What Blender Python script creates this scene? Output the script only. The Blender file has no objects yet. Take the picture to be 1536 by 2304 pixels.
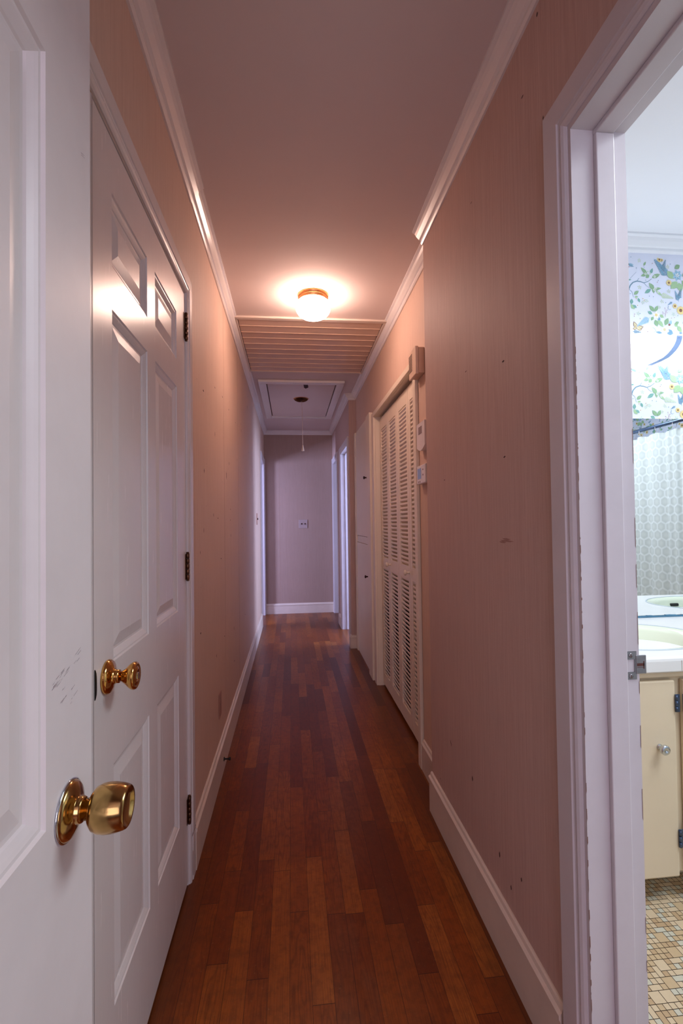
import bpy, bmesh, math, random
from mathutils import Vector, Matrix
random.seed(7)
S = bpy.context.scene
COL = S.collection
PI = math.pi

# ------------------------------------------------------------------ materials
def srgb(r, g, b):
    f = lambda c: (c / 255 / 12.92) if c / 255 <= 0.04045 else ((c / 255 + 0.055) / 1.055) ** 2.4
    return (f(r), f(g), f(b), 1)

class NT:
    def __init__(s, name):
        s.m = bpy.data.materials.new(name); s.m.use_nodes = True
        s.t = s.m.node_tree; s.t.nodes.clear()
        s.out = s.n('ShaderNodeOutputMaterial'); s.b = s.n('ShaderNodeBsdfPrincipled')
        s.l(s.b.outputs[0], s.out.inputs[0])
    def n(s, t, **k):
        x = s.t.nodes.new(t)
        for a, v in k.items(): setattr(x, a, v)
        return x
    def l(s, a, b): s.t.links.new(a, b)
    def v(s, sock, val):
        if hasattr(val, 'links'): s.l(val, sock)
        else: sock.default_value = val
    def math(s, op, a, b=0.0, c=0.0):
        x = s.n('ShaderNodeMath', operation=op); s.v(x.inputs[0], a); s.v(x.inputs[1], b)
        if op in ('COMPARE', 'MULTIPLY_ADD', 'SMOOTH_MIN'): s.v(x.inputs[2], c)
        return x.outputs[0]
    def vm(s, op, a, b=(0, 0, 0), c=None):
        x = s.n('ShaderNodeVectorMath', operation=op); s.v(x.inputs[0], a)
        if len(x.inputs) > 1: s.v(x.inputs[1], b)
        if c is not None: s.v(x.inputs[2], c)
        return x
    def coord(s): return s.n('ShaderNodeTexCoord').outputs['Object']
    def noise(s, vec, scale=5.0, detail=2.0, rough=.5, dist=0.0):
        x = s.n('ShaderNodeTexNoise'); s.v(x.inputs['Vector'], vec)
        x.inputs['Scale'].default_value = scale; x.inputs['Detail'].default_value = detail
        x.inputs['Roughness'].default_value = rough; x.inputs['Distortion'].default_value = dist
        return x.outputs[0]
    def scaled(s, vec, sc): return s.vm('MULTIPLY', vec, sc).outputs[0]
    def ramp(s, fac, stops):
        x = s.n('ShaderNodeValToRGB'); s.v(x.inputs[0], fac)
        e = x.color_ramp.elements
        while len(e) < len(stops): e.new(.5)
        for q, (p, c) in zip(e, stops): q.position = p; q.color = c
        return x.outputs[0]
    def mix(s, fac, a, b, mode='MIX'):
        x = s.n('ShaderNodeMix', data_type='RGBA', blend_type=mode)
        s.v(x.inputs[0], fac); s.v(x.inputs[6], a); s.v(x.inputs[7], b)
        return x.outputs[2]
    def bump(s, h, strength=.2, dist=.002):
        x = s.n('ShaderNodeBump'); s.v(x.inputs['Height'], h)
        x.inputs['Strength'].default_value = strength; x.inputs['Distance'].default_value = dist
        s.l(x.outputs[0], s.b.inputs['Normal'])
    def set(s, **k):
        for a, v in k.items(): s.v(s.b.inputs[a.replace('_', ' ')], v)

def simple(name, col, rough=.5, metal=0.0, var=.06, scale=14.0, bump=0.0, bscale=(60, 60, 60), **kw):
    t = NT(name); P = t.coord()
    n = t.noise(P, scale, 4, .6)
    c2 = tuple(c * (1 - var * 2) for c in col[:3]) + (1,)
    t.set(Base_Color=t.mix(n, c2, tuple(min(1, c * (1 + var * .5)) for c in col[:3]) + (1,)), Roughness=rough, Metallic=metal)
    if bump: t.bump(t.noise(t.scaled(P, bscale), 1.0, 3, .6), bump, .001)
    for a, v in kw.items(): t.set(**{a: v})
    return t.m

def emis(name, col, strength):
    t = NT(name)
    t.set(Base_Color=(.9, .9, .9, 1), Roughness=.3, Emission_Color=col, Emission_Strength=strength)
    return t.m

def paint_mat(name, col, rough=.25, axis='Z', dirt=.05, grain=.09):
    t = NT(name); P = t.coord()
    sc = {'Z': (160, 160, 6), 'Y': (160, 6, 160), 'X': (6, 160, 160)}[axis]
    g = t.noise(t.scaled(P, sc), 1.0, 3, .6)
    d = t.noise(P, 5.0, 5, .65)
    c = t.mix(t.ramp(d, [(.35, (0, 0, 0, 1)), (.75, (1, 1, 1, 1))]), tuple(x * (1 - dirt) for x in col[:3]) + (1,), col)
    t.set(Base_Color=c, Roughness=t.math('MULTIPLY_ADD', g, .12, rough - .06))
    t.bump(g, grain, .0006)
    return t.m

def grass_mat(name, base, dark, flecks=1.0):
    """vertical-stranded grasscloth wallpaper"""
    t = NT(name); P = t.coord()
    fine = t.noise(t.scaled(P, (620, 620, 10)), 1.0, 3, .65)
    mid = t.noise(t.scaled(P, (210, 210, 3.5)), 1.0, 2, .5)
    big = t.noise(P, 1.7, 4, .6)
    weft = t.noise(t.scaled(P, (60, 60, 420)), 1.0, 1, .5)
    f = t.math('ADD', t.math('MULTIPLY', fine, .62), t.math('MULTIPLY', mid, .38))
    c = t.mix(t.ramp(f, [(.30, (0, 0, 0, 1)), (.68, (1, 1, 1, 1))]), dark, base)
    c = t.mix(t.math('MULTIPLY', t.ramp(big, [(.35, (1, 1, 1, 1)), (.6, (0, 0, 0, 1))]), .35), c, tuple(x * .78 for x in base[:3]) + (1,))
    c = t.mix(t.math('MULTIPLY', weft, .14), c, tuple(x * .72 for x in dark[:3]) + (1,))
    t.set(Base_Color=c, Roughness=.62)
    t.bump(t.math('ADD', f, t.math('MULTIPLY', weft, .25)), .2, .001)
    return t.m

def wood_floor():
    t = NT('oak_strip_floor'); P = t.coord()
    sp = t.n('ShaderNodeSeparateXYZ'); t.l(P, sp.inputs[0]); x, y = sp.outputs[0], sp.outputs[1]
    W = .0565
    xs = t.math('ADD', t.math('DIVIDE', x, W), 100.31)
    ix = t.math('FLOOR', xs); fx = t.math('FRACT', xs)
    def wn(a, b=0.0):
        cb = t.n('ShaderNodeCombineXYZ'); t.v(cb.inputs[0], a); t.v(cb.inputs[1], b)
        w = t.n('ShaderNodeTexWhiteNoise', noise_dimensions='2D'); t.l(cb.outputs[0], w.inputs['Vector'])
        return w.outputs['Value']
    r = wn(ix); r2 = wn(ix, 5.5)
    L = t.math('MULTIPLY_ADD', r2, .45, .34)
    ys = t.math('ADD', t.math('DIVIDE', y, L), t.math('MULTIPLY_ADD', r, 9.0, 40.0))
    iy = t.math('FLOOR', ys); fy = t.math('FRACT', ys)
    idn = wn(ix, iy); id2 = wn(iy, t.math('ADD', ix, 31.7))
    base = t.ramp(idn, [(0, srgb(104, 44, 12)), (.3, srgb(130, 60, 15)), (.6, srgb(150, 75, 19)), (.85, srgb(164, 88, 27)), (1, srgb(180, 104, 40))])
    # grain, shifted per board
    off = t.n('ShaderNodeCombineXYZ'); t.v(off.inputs[0], t.math('MULTIPLY', idn, 37.0)); t.v(off.inputs[1], t.math('MULTIPLY', id2, 53.0))
    Po = t.vm('ADD', P, off.outputs[0]).outputs[0]
    g1 = t.noise(t.scaled(Po, (420, 9, 1)), 1.0, 3, .6)
    warp = t.noise(t.scaled(Po, (16, 1.6, 1)), 1.0, 2, .5)
    rings = t.math('SINE', t.math('MULTIPLY', warp, 95.0))
    rr = t.math('MULTIPLY', t.ramp(rings, [(.35, (0, 0, 0, 1)), (1, (1, 1, 1, 1))]), t.math('GREATER_THAN', id2, .45))
    c = t.mix(t.math('MULTIPLY', t.ramp(g1, [(.42, (0, 0, 0, 1)), (.62, (1, 1, 1, 1))]), .38), base, srgb(84, 30, 12))
    c = t.mix(t.math('MULTIPLY', rr, .34), c, srgb(74, 24, 9))
    # worn track along the middle, darker brown beside the walls
    wear = t.noise(t.scaled(P, (5, 1.1, 1)), 1.0, 4, .6)
    mid = t.math('SUBTRACT', 1.0, t.math('MULTIPLY', t.math('ABSOLUTE', t.math('SUBTRACT', x, .19)), 6.5))
    near = t.math('SUBTRACT', 1.45, t.math('MULTIPLY', y, .42))
    wm = t.math('MULTIPLY', t.math('MULTIPLY', t.math('MAXIMUM', mid, 0.0), t.math('MAXIMUM', t.math('MINIMUM', near, 1.0), .0)), t.ramp(wear, [(.4, (0, 0, 0, 1)), (.68, (1, 1, 1, 1))]))
    c = t.mix(t.math('MULTIPLY', wm, .6), c, srgb(150, 112, 84))
    blot = t.noise(P, 2.3, 4, .6)
    c = t.mix(t.math('MULTIPLY', t.ramp(blot, [(.42, (1, 1, 1, 1)), (.6, (0, 0, 0, 1))]), .3), c, srgb(96, 34, 14))
    grime = t.noise(P, 34.0, 5, .7); speck = t.noise(P, 120.0, 2, .5)
    c = t.mix(t.math('MULTIPLY', t.ramp(grime, [(.38, (1, 1, 1, 1)), (.56, (0, 0, 0, 1))]), .32), c, srgb(74, 34, 16))
    c = t.mix(t.math('MULTIPLY', t.ramp(speck, [(.66, (0, 0, 0, 1)), (.74, (1, 1, 1, 1))]), .3), c, srgb(150, 108, 72))
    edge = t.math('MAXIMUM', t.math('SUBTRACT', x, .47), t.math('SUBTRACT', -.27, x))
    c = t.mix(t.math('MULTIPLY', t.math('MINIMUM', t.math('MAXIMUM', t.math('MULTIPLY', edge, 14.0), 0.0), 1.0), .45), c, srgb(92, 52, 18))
    gx = t.math('MINIMUM', fx, t.math('SUBTRACT', 1.0, fx))
    gy = t.math('MULTIPLY', t.math('MINIMUM', fy, t.math('SUBTRACT', 1.0, fy)), L)
    gap = t.math('MAXIMUM', t.math('LESS_THAN', gx, .012), t.math('LESS_THAN', gy, .0011))
    c = t.mix(t.math('MULTIPLY', gap, .72), c, srgb(40, 12, 5))
    t.set(Base_Color=c, Roughness=t.math('MULTIPLY_ADD', wear, .22, .22))
    t.set(Specular_IOR_Level=.3)
    t.bump(t.math('SUBTRACT', t.math('MULTIPLY', g1, .25), gap), .3, .0012)
    return t.m

def curtain_mat():
    t = NT('hexagon_weave_curtain'); P = t.coord()
    sp = t.n('ShaderNodeSeparateXYZ'); t.l(P, sp.inputs[0])
    cb = t.n('ShaderNodeCombineXYZ'); t.v(cb.inputs[0], t.math('DIVIDE', sp.outputs[1], .046)); t.v(cb.inputs[1], t.math('DIVIDE', sp.outputs[2], .066))
    p = t.vm('ADD', cb.outputs[0], (100, 173.2, 0)).outputs[0]
    r, h = (1, 1.732, 1), (.5, .866, 0)
    a = t.vm('SUBTRACT', t.vm('MODULO', p, r).outputs[0], h).outputs[0]
    b = t.vm('SUBTRACT', t.vm('MODULO', t.vm('ADD', p, h).outputs[0], r).outputs[0], h).outputs[0]
    la, lb = t.vm('LENGTH', a).outputs[1], t.vm('LENGTH', b).outputs[1]
    gv = t.mix(t.math('LESS_THAN', lb, la), a, b)
    ab = t.vm('ABSOLUTE', gv).outputs[0]
    s2 = t.n('ShaderNodeSeparateXYZ'); t.l(ab, s2.inputs[0])
    d = t.math('MAXIMUM', s2.outputs[0], t.math('ADD', t.math('MULTIPLY', s2.outputs[0], .5), t.math('MULTIPLY', s2.outputs[1], .866)))
    c = t.ramp(d, [(.10, srgb(200, 206, 204)), (.36, srgb(190, 197, 196)), (.44, srgb(208, 214, 214)), (.5, srgb(214, 220, 221))])
    t.set(Base_Color=c, Roughness=.6, Specular_IOR_Level=.2)
    t.bump(t.ramp(d, [(.3, (0, 0, 0, 1)), (.5, (1, 1, 1, 1))]), .12, .002)
    return t.m

M = {}
M['paint'] = paint_mat('white_gloss_paint', srgb(232, 224, 222))
M['paintY'] = paint_mat('white_gloss_paint_horizontal', srgb(232, 224, 222), axis='Y')
M['jamb'] = paint_mat('white_jamb_paint', srgb(212, 204, 208), rough=.45, dirt=.08)
M['cream'] = paint_mat('cream_closet_paint', srgb(236, 220, 200), rough=.42)
M['door_dirty'] = paint_mat('aged_white_door_paint', srgb(229, 220, 219), rough=.4, dirt=.1)
M['base'] = paint_mat('scuffed_baseboard_paint', srgb(226, 208, 194), rough=.42, axis='Y', dirt=.12)
M['ceil'] = simple('flat_ceiling_paint', srgb(222, 206, 202), .85, var=.03, scale=3, bump=.15)
M['bceil'] = simple('bathroom_ceiling_paint', srgb(240, 244, 250), .8, var=.01, scale=3)
M['grass'] = grass_mat('grasscloth_wallpaper', srgb(208, 177, 166), srgb(183, 148, 137))
M['grassDim'] = grass_mat('grasscloth_wallpaper_end_dimmed', srgb(178, 150, 138), srgb(164, 134, 122))  # wallpaper copy darkened in colour for the dimmer light at the end
M['grassL'] = grass_mat('grasscloth_wallpaper_pale', srgb(226, 197, 179), srgb(204, 170, 152))
M['floor'] = wood_floor()
M['louver'] = paint_mat('varnished_shutter_slats', srgb(222, 190, 168), rough=.4, axis='X', dirt=.1)
M['fabricpaper'] = simple('floral_paper_ground', srgb(226, 232, 250), .6, var=.02, scale=30)
M['plain'] = simple('plain_room_wall', srgb(225, 225, 235), .8, var=.02)
M['dark'] = simple('painted_interior_shade', srgb(96, 62, 50), .9)  # dark brown stands in for shade behind louvers, slats and hatch edge
M['black'] = simple('matt_black', (.004, .004, .004, 1), .6)  # plain black of the strike lip, door stop and overflow slot
M['mark'] = simple('nail_hole_mark', srgb(58, 30, 26), .9)
M['smudge'] = simple('grey_smudge', srgb(166, 128, 118), .9)
M['scuff'] = simple('pencil_scuff', srgb(128, 112, 118), .8)
M['brownchip'] = simple('bare_wood_chip', srgb(120, 82, 66), .8)
M['seam'] = simple('wallpaper_seam', srgb(168, 128, 110), .8)
def brass(name, col, rough, dirty):
    t = NT(name); P = t.coord()
    n = t.noise(P, 90, 4, .65); n2 = t.noise(P, 25, 3, .6)
    c = t.mix(t.ramp(n2, [(.45, (0, 0, 0, 1)), (.7, (1, 1, 1, 1))]), col, tuple(c * (1 - dirty) for c in col[:3]) + (1,))
    t.set(Base_Color=c, Metallic=1.0, Roughness=t.math('MULTIPLY_ADD', n, .18 * dirty + .03, rough))
    t.bump(n, .05 + .12 * dirty, .0004)
    return t.m
M['brass'] = brass('polished_brass', srgb(222, 170, 96), .06, .2)
M['oldbrass'] = brass('worn_brass', srgb(204, 166, 104), .1, .55)
M['hinge'] = brass('tarnished_hinge_bronze', srgb(112, 80, 60), .32, .5)
M['steel'] = brass('dull_steel', srgb(150, 146, 148), .32, .35)
M['chrome'] = brass('chrome', srgb(205, 210, 216), .08, .1)
M['rust'] = simple('rust_stain', srgb(96, 52, 44), .8)
M['lampglass'] = emis('lit_opal_glass', (1, .68, .55, 1), 48.0)
M['bathlight'] = emis('lit_acrylic_diffuser', (.86, .93, 1, 1), 3.8)
M['clip'] = simple('blue_grey_plastic_band', srgb(150, 178, 222), .4)
M['copper'] = brass('brushed_copper_ring', srgb(214, 150, 98), .3, .2)
M['vanity'] = paint_mat('yellowed_cream_cabinet_paint', srgb(232, 214, 184), rough=.5)
M['counter'] = simple('white_cultured_marble', srgb(240, 240, 238), .18, var=.02)
M['bowl'] = simple('pale_green_porcelain', srgb(230, 237, 214), .12, var=.01)
M['caulk'] = simple('blue_grey_caulk', srgb(70, 120, 150), .5)
M['mirror'] = NT('silvered_mirror').m
M['mirror'].node_tree.nodes['Principled BSDF'].inputs['Base Color'].default_value = (.93, .96, .97, 1)
M['mirror'].node_tree.nodes['Principled BSDF'].inputs['Metallic'].default_value = 1
M['mirror'].node_tree.nodes['Principled BSDF'].inputs['Roughness'].default_value = 0.0
M['curtain'] = curtain_mat()
M['rod'] = brass('blue_steel_rod', srgb(92, 108, 136), .3, .2)
M['rim'] = simple('grey_blue_sink_rim', srgb(190, 202, 208), .35)
M['greyplate'] = simple('aged_switch_plate', srgb(172, 150, 148), .5)
M['plastic'] = simple('ivory_plastic', srgb(236, 216, 204), .4, var=.02)
M['plasticw'] = simple('white_plastic', srgb(232, 222, 222), .35, var=.02)
M['chime'] = simple('beige_chime_plastic', srgb(228, 196, 172), .45, var=.03)
M['lcd'] = simple('grey_lcd', srgb(112, 122, 140), .15)
M['greywin'] = simple('grey_window', srgb(150, 128, 126), .4)
M['brownknob'] = simple('dark_bronze_knob', srgb(58, 32, 28), .35, metal=.6)
M['cord'] = simple('white_cotton_cord', srgb(245, 225, 205), .7)
M['outletplate'] = simple('tan_blank_plate', srgb(176, 130, 112), .5)
M['tileA'] = simple('tan_mosaic_tile', srgb(206, 180, 142), .35, var=.05, scale=40)
M['tileB'] = simple('sand_mosaic_tile', srgb(220, 198, 164), .35, var=.05, scale=40)
M['tileC'] = simple('grey_green_mosaic_tile', srgb(208, 204, 184), .35, var=.05, scale=40)
M['tileD'] = simple('brown_mosaic_tile', srgb(196, 167, 130), .35, var=.05, scale=40)
M['grout'] = simple('dark_grout', srgb(72, 52, 40), .9)
for nm, c in dict(leaf1=(122, 168, 122), leaf2=(150, 192, 140), leaf3=(96, 160, 150), blue1=(96, 150, 186), blue2=(140, 190, 222), yel=(232, 208, 130),
                  white=(250, 250, 246), brn=(120, 78, 50), stem=(84, 128, 156), wing=(206, 196, 150), paleg=(196, 216, 186), redd=(150, 80, 80)).items():
    M[nm] = simple('floral_print_' + nm, srgb(*[x + (255 - x) * .16 for x in c]), .6, var=.04, scale=60)

# ------------------------------------------------------------------ mesh builder
class MB:
    def __init__(s): s.v = []; s.f = []; s.m = []; s.s = []
    def face(s, pts, mi=0, sm=False):
        b = len(s.v); s.v += [tuple(p) for p in pts]
        s.f.append(tuple(range(b, b + len(pts)))); s.m.append(mi); s.s.append(sm); return s
    def box(s, x0, x1, y0, y1, z0, z1, mi=0, bev=0.0):
        x0, x1 = sorted((x0, x1)); y0, y1 = sorted((y0, y1)); z0, z1 = sorted((z0, z1))
        if bev <= 0:
            b = len(s.v)
            s.v += [(x0, y0, z0), (x1, y0, z0), (x1, y1, z0), (x0, y1, z0), (x0, y0, z1), (x1, y0, z1), (x1, y1, z1), (x0, y1, z1)]
            for q in ((0, 3, 2, 1), (4, 5, 6, 7), (0, 1, 5, 4), (1, 2, 6, 5), (2, 3, 7, 6), (3, 0, 4, 7)):
                s.f.append(tuple(b + i for i in q)); s.m.append(mi); s.s.append(False)
            return s
        bm = bmesh.new(); bmesh.ops.create_cube(bm, size=1)
        for v in bm.verts: v.co = Vector(((x0 + x1) / 2 + v.co.x * (x1 - x0), (y0 + y1) / 2 + v.co.y * (y1 - y0), (z0 + z1) / 2 + v.co.z * (z1 - z0)))
        bmesh.ops.bevel(bm, geom=list(bm.edges), offset=min(bev, .45 * min(x1 - x0, y1 - y0, z1 - z0)), segments=2, affect='EDGES', profile=.5)
        s.bm(bm, mi); bm.free(); return s
    def bm(s, bm, mi=0, sm=False):
        b = len(s.v); bm.verts.index_update(); s.v += [tuple(v.co) for v in bm.verts]
        for f in bm.faces: s.f.append(tuple(b + v.index for v in f.verts)); s.m.append(mi); s.s.append(sm)
    def extrude(s, prof, path0, path1, fn, mi=0, caps=True, sm=False, closed=True):
        """profile points (a,b) -> fn(a,b,t) for t=path0,path1"""
        n = len(prof); A = [fn(a, b, path0) for a, b in prof]; B = [fn(a, b, path1) for a, b in prof]
        b0 = len(s.v); s.v += [tuple(p) for p in A + B]
        for i in range(n if closed else n - 1):
            j = (i + 1) % n; s.f.append((b0 + i, b0 + j, b0 + n + j, b0 + n + i)); s.m.append(mi); s.s.append(sm)
        if caps and closed:
            s.f.append(tuple(b0 + i for i in range(n))[::-1]); s.m.append(mi); s.s.append(False)
            s.f.append(tuple(b0 + n + i for i in range(n))); s.m.append(mi); s.s.append(False)
        return s
    def lathe(s, prof, org, ax, seg=32, mi=0, sm=True, sx=1.0, sy=1.0):
        """prof: list of (r, h) ; axis vector ax"""
        ax = Vector(ax).normalized(); up = Vector((0, 0, 1)) if abs(ax.z) < .9 else Vector((0, 1, 0))
        u = up.cross(ax).normalized(); w = ax.cross(u); o = Vector(org); b = len(s.v); n = len(prof)
        for r, h in prof:
            for k in range(seg):
                a = 2 * PI * k / seg
                s.v.append(tuple(o + ax * h + u * (r * math.cos(a) * sx) + w * (r * math.sin(a) * sy)))
        for i in range(n - 1):
            for k in range(seg):
                k2 = (k + 1) % seg
                s.f.append((b + i * seg + k, b + i * seg + k2, b + (i + 1) * seg + k2, b + (i + 1) * seg + k)); s.m.append(mi); s.s.append(sm)
        if prof[0][0] > 1e-5: s.f.append(tuple(b + k for k in range(seg))[::-1]); s.m.append(mi); s.s.append(False)
        if prof[-1][0] > 1e-5: s.f.append(tuple(b + (n - 1) * seg + k for k in range(seg))); s.m.append(mi); s.s.append(False)
        return s
    def tube(s, p0, p1, r, seg=12, mi=0):
        p0 = Vector(p0); d = Vector(p1) - p0
        return s.lathe([(r, 0), (r, d.length)], p0, d, seg, mi)
    def build(s, name, mats, parent=None, normals=True):
        me = bpy.data.meshes.new(name); me.from_pydata(s.v, [], s.f)
        if not isinstance(mats, (list, tuple)): mats = [mats]
        for m in mats: me.materials.append(m)
        me.polygons.foreach_set('material_index', s.m); me.polygons.foreach_set('use_smooth', s.s)
        if normals:
            bm = bmesh.new(); bm.from_mesh(me)
            bmesh.ops.remove_doubles(bm, verts=bm.verts, dist=1e-6)
            bmesh.ops.recalc_face_normals(bm, faces=bm.faces); bm.to_mesh(me); bm.free()
        me.update()
        o = bpy.data.objects.new(name, me); COL.objects.link(o)
        if parent is not None:
            o.parent = parent; o.matrix_parent_inverse = Matrix.Translation(-Vector(parent.location))
        return o

def tag(o, label, cat, group=None, kind=None):
    o['label'] = label; o['category'] = cat
    if group: o['group'] = group
    if kind: o['kind'] = kind
    return o
def thing(name, label, cat, loc, group=None, kind=None):
    o = bpy.data.objects.new(name, None); COL.objects.link(o); o.location = loc
    o.empty_display_size = .05
    return tag(o, label, cat, group, kind)
def struct(name, mb, mats, label, cat): return tag(mb.build(name, mats), label, cat, kind='structure')
B = lambda *a, **k: MB().box(*a, **k)

# ------------------------------------------------------------------ dimensions (metres)
XL, XR, XQ, XF = -.355, .573, .629, .562      # left wall, near right wall, recessed right wall, far right wall
H = 2.44; YB = 6.46                            # ceiling height, end wall

# ------------------------------------------------------------------ floors, ceiling
struct('floor', B(-3.2, 3.4, -3, 7.6, -.1, 0), M['floor'], 'red brown oak strip floor running down the hallway', 'floor')

# bathroom mosaic: random 1x1, 1x2, 2x1 and 2x2 tiles on a fine grid, dark grout between
u = .0158; X0, Y0 = .690, -.33; nx, ny = int(2.53 / u), int(2.27 / u)
mb = MB(); occ = [[0] * ny for _ in range(nx)]
mb.box(X0, 3.22, -.37, 1.95, .0005, .004, 4)
rt = random.Random(3)
for j in range(ny):
    for i in range(nx):
        if occ[i][j]: continue
        r = rt.random(); w = h = 1
        if r < .07: w = h = 2
        elif r < .19: w = 2
        elif r < .27: h = 2
        if i + w > nx or j + h > ny or any(occ[a][b] for a in range(i, i + w) for b in range(j, j + h)): w = h = 1
        for a in range(i, i + w):
            for b in range(j, j + h): occ[a][b] = 1
        g = .0008; c = rt.random()
        mi = (1 if c < .5 else 0) if w * h == 4 else (0 if c < .33 else 1 if c < .62 else 2 if c < .84 else 3)
        x0, x1, y0, y1 = X0 + i * u + g, X0 + (i + w) * u - g, Y0 + j * u + g, Y0 + (j + h) * u - g
        mb.face([(x0, y0, .0052), (x1, y0, .0052), (x1, y1, .0052), (x0, y1, .0052)], mi)
tag(mb.build('floor', [M['tileA'], M['tileB'], M['tileC'], M['tileD'], M['grout']], normals=False), 'tan and grey mosaic tile floor of the bathroom', 'floor', kind='structure')

mb = MB(); mb.box(-3.2, .688, -3, 7.6, H, H + .1, 0); mb.box(.688, 3.4, 2.0, 7.6, H, H + .1, 0); mb.box(.688, 3.4, -3, 2.0, H, H + .1, 1)
struct('ceiling', mb, [M['ceil'], M['bceil']], 'flat pinkish white ceiling over the hallway', 'ceiling')

# ------------------------------------------------------------------ walls
def marks(mb, X, sgn, pts, mi, size=.004, vert=False):
    r = random.Random(5)
    for y, z in pts:
        w, h = (size * r.uniform(.35, .6), size * r.uniform(.8, 1.6)) if vert or r.random() < .45 else (size * r.uniform(.9, 1.6), size * r.uniform(.3, .5))
        x = X + sgn * .0006; t = r.uniform(-.3, .3)
        mb.face([(x, y - w, z - h * t), (x, y + w * .3, z - h), (x, y + w, z + h * t), (x, y - w * .2, z + h)], mi)

LM = [(2.015, 1.754), (2.321, 1.853), (2.574, 1.875), (2.826, 1.866), (3.493, 1.92), (3.52, 1.881), (3.158, 1.86), (2.309, 1.628), (2.022, 1.424),
      (2.825, 1.553), (2.705, 1.481), (3.242, 1.628), (2.251, 1.245), (2.385, 1.232), (2.868, 1.289), (2.863, 1.226), (4.096, 2.279), (4.044, 2.179),
      (4.601, 2.204), (3.551, 1.175), (4.099, 1.133), (2.001, 1.179), (2.878, 1.135), (1.922, 1.094), (2.477, 1.029), (3.886, .657), (3.689, .521),
      (2.989, .572), (1.918, .781), (2.581, .616), (2.309, .587), (2.997, .369), (4.13, 1.809), (4.252, 1.721), (4.389, 1.685)]
DOOR_Y0, DOOR_Y1, DOOR_Z = .905, 1.674, 1.995   # hall door opening, left wall
LO0, LO1 = 5.72, 6.40                           # far opening, left wall
mb = MB(); T = XL - .12
mb.box(T, XL, -.47, .864, 0, H); mb.box(T, XL, DOOR_Y1 + .002, LO0, 0, H); mb.box(T, XL, .864, DOOR_Y1 + .002, DOOR_Z + .002, H)
mb.box(T, XL, LO0, LO1, 2.0, H); mb.box(T, XL, LO1, YB + .1, 0, H)
marks(mb, XL, 1, LM, 1, .0095)
marks(mb, XL, 1, [(2.705, 1.478), (2.706, 1.466), (3.52, 1.875), (4.04, 2.17), (2.989, .565)], 1, .012, True)
for y in (2.62, 3.30): mb.box(XL, XL + .0004, y, y + .0012, .17, 2.38, 2)
r = random.Random(9)
marks(mb, XL, 1, [(r.uniform(1.8, 4.9), r.uniform(.2, 2.2)) for _ in range(60)], 2, .004)
struct('wall_left', mb, [M['grassL'], M['mark'], M['seam']], 'pale pink grasscloth wall with scattered nail holes, left side of the hallway', 'wall')

DY0, DY1 = .165, .917   # bathroom doorway in the near right wall (behind casing)
RM = [(1.232, 1.632), (1.507, 1.691), (1.236, 1.374), (1.746, 1.357), (1.32, .259), (1.518, .37), (1.863, .189), (1.725, .385), (1.19, .287),
      (1.251, .222), (1.434, 2.201), (1.005, 2.106), (1.021, 2.361), (1.097, 2.237)]
mb = MB()
mb.box(XR, .688, -.47, DY0 - .01, 0, H); mb.box(XR, .688, DY1 + .01, 1.978, 0, H); mb.box(XR, .688, DY0 - .01, DY1 + .01, 2.005, H)
marks(mb, XR, -1, RM, 1, .0055)
marks(mb, XR, -1, [(1.32, .262), (1.518, .37), (1.73, .392)], 1, .007, True)
for dy, dz_, L_ in ((0, 0, .085), (.02, .005, .05), (.045, -.004, .045)):
    y = 1.19 + dy; z = 1.148 + dz_
    mb.face([(XR - .0005, y, z), (XR - .0005, y + L_ * .3, z - .0028), (XR - .0005, y + L_ * .8, z - .002), (XR - .0005, y + L_, z + .001), (XR - .0005, y + L_ * .5, z + .0026)], 2)
struct('wall_right', mb, [M['grass'], M['mark'], M['smudge']], 'near stretch of brown pink grasscloth wall beside the bathroom doorway', 'wall')

CY0, CY1, CZ = 2.345, 3.515, 1.985              # bifold closet opening
mb = MB(); T = .70
mb.box(XQ, T, 1.978, CY0 - .007, 0, H); mb.box(XQ, T, CY0 - .007, CY1 + .013, CZ + .011, H); mb.box(XQ, T, CY1 + .013, 4.58, 0, H)
for q in ((.98, 1.0, 2.2, 3.7, 0, H), (T, .98, 2.2, 2.22, 0, H), (T, .98, 3.68, 3.7, 0, H)): mb.box(*q, mi=1)  # closet box in the dark colour, shade painted in behind the louvers
marks(mb, XQ, -1, [(2.30, 1.72), (4.15, 2.2), (2.12, .6)], 2, .005)
struct('wall_right_recess', mb, [M['grassL'], M['dark'], M['mark']], 'set-back stretch of grasscloth wall around the louvered closet', 'wall')
mb = MB(); RO0, RO1, RP0, RP1 = 4.70, 5.40, 5.76, 6.40
mb.box(XF, .682, 4.58, RO0, 0, H); mb.box(XF, .682, RO0, RO1, 1.99, H); mb.box(XF, .682, RO1, RP0, 0, H)
mb.box(XF, .682, RP0, RP1, 2.0, H); mb.box(XF, .682, RP1, YB + .1, 0, H)
marks(mb, XF, -1, [(5.6, 2.2), (5.5, 2.1)], 1, .006)
struct('wall_right_far', mb, [M['grass'], M['mark']], 'far stretch of grasscloth wall stepping forward past the linen cabinet', 'wall')
mb = B(XL - .12, .682, YB, YB + .1, 0, H)
mb.box(-.155, -.1535, YB - .0005, YB, .14, 2.38, 1)
struct('wall_end', mb, [M['grassDim'], M['seam']], 'grasscloth end wall of the hallway with a switch plate', 'wall')
mb = MB(); mb.box(-.475, -.24, -.47, -.37, 0, H); mb.box(.52, .688, -.47, -.37, 0, H); mb.box(-.24, .52, -.47, -.37, 2.04, H)
struct('wall_near', mb, M['grass'], 'near end wall of the hallway around the entrance opening', 'wall')
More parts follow.
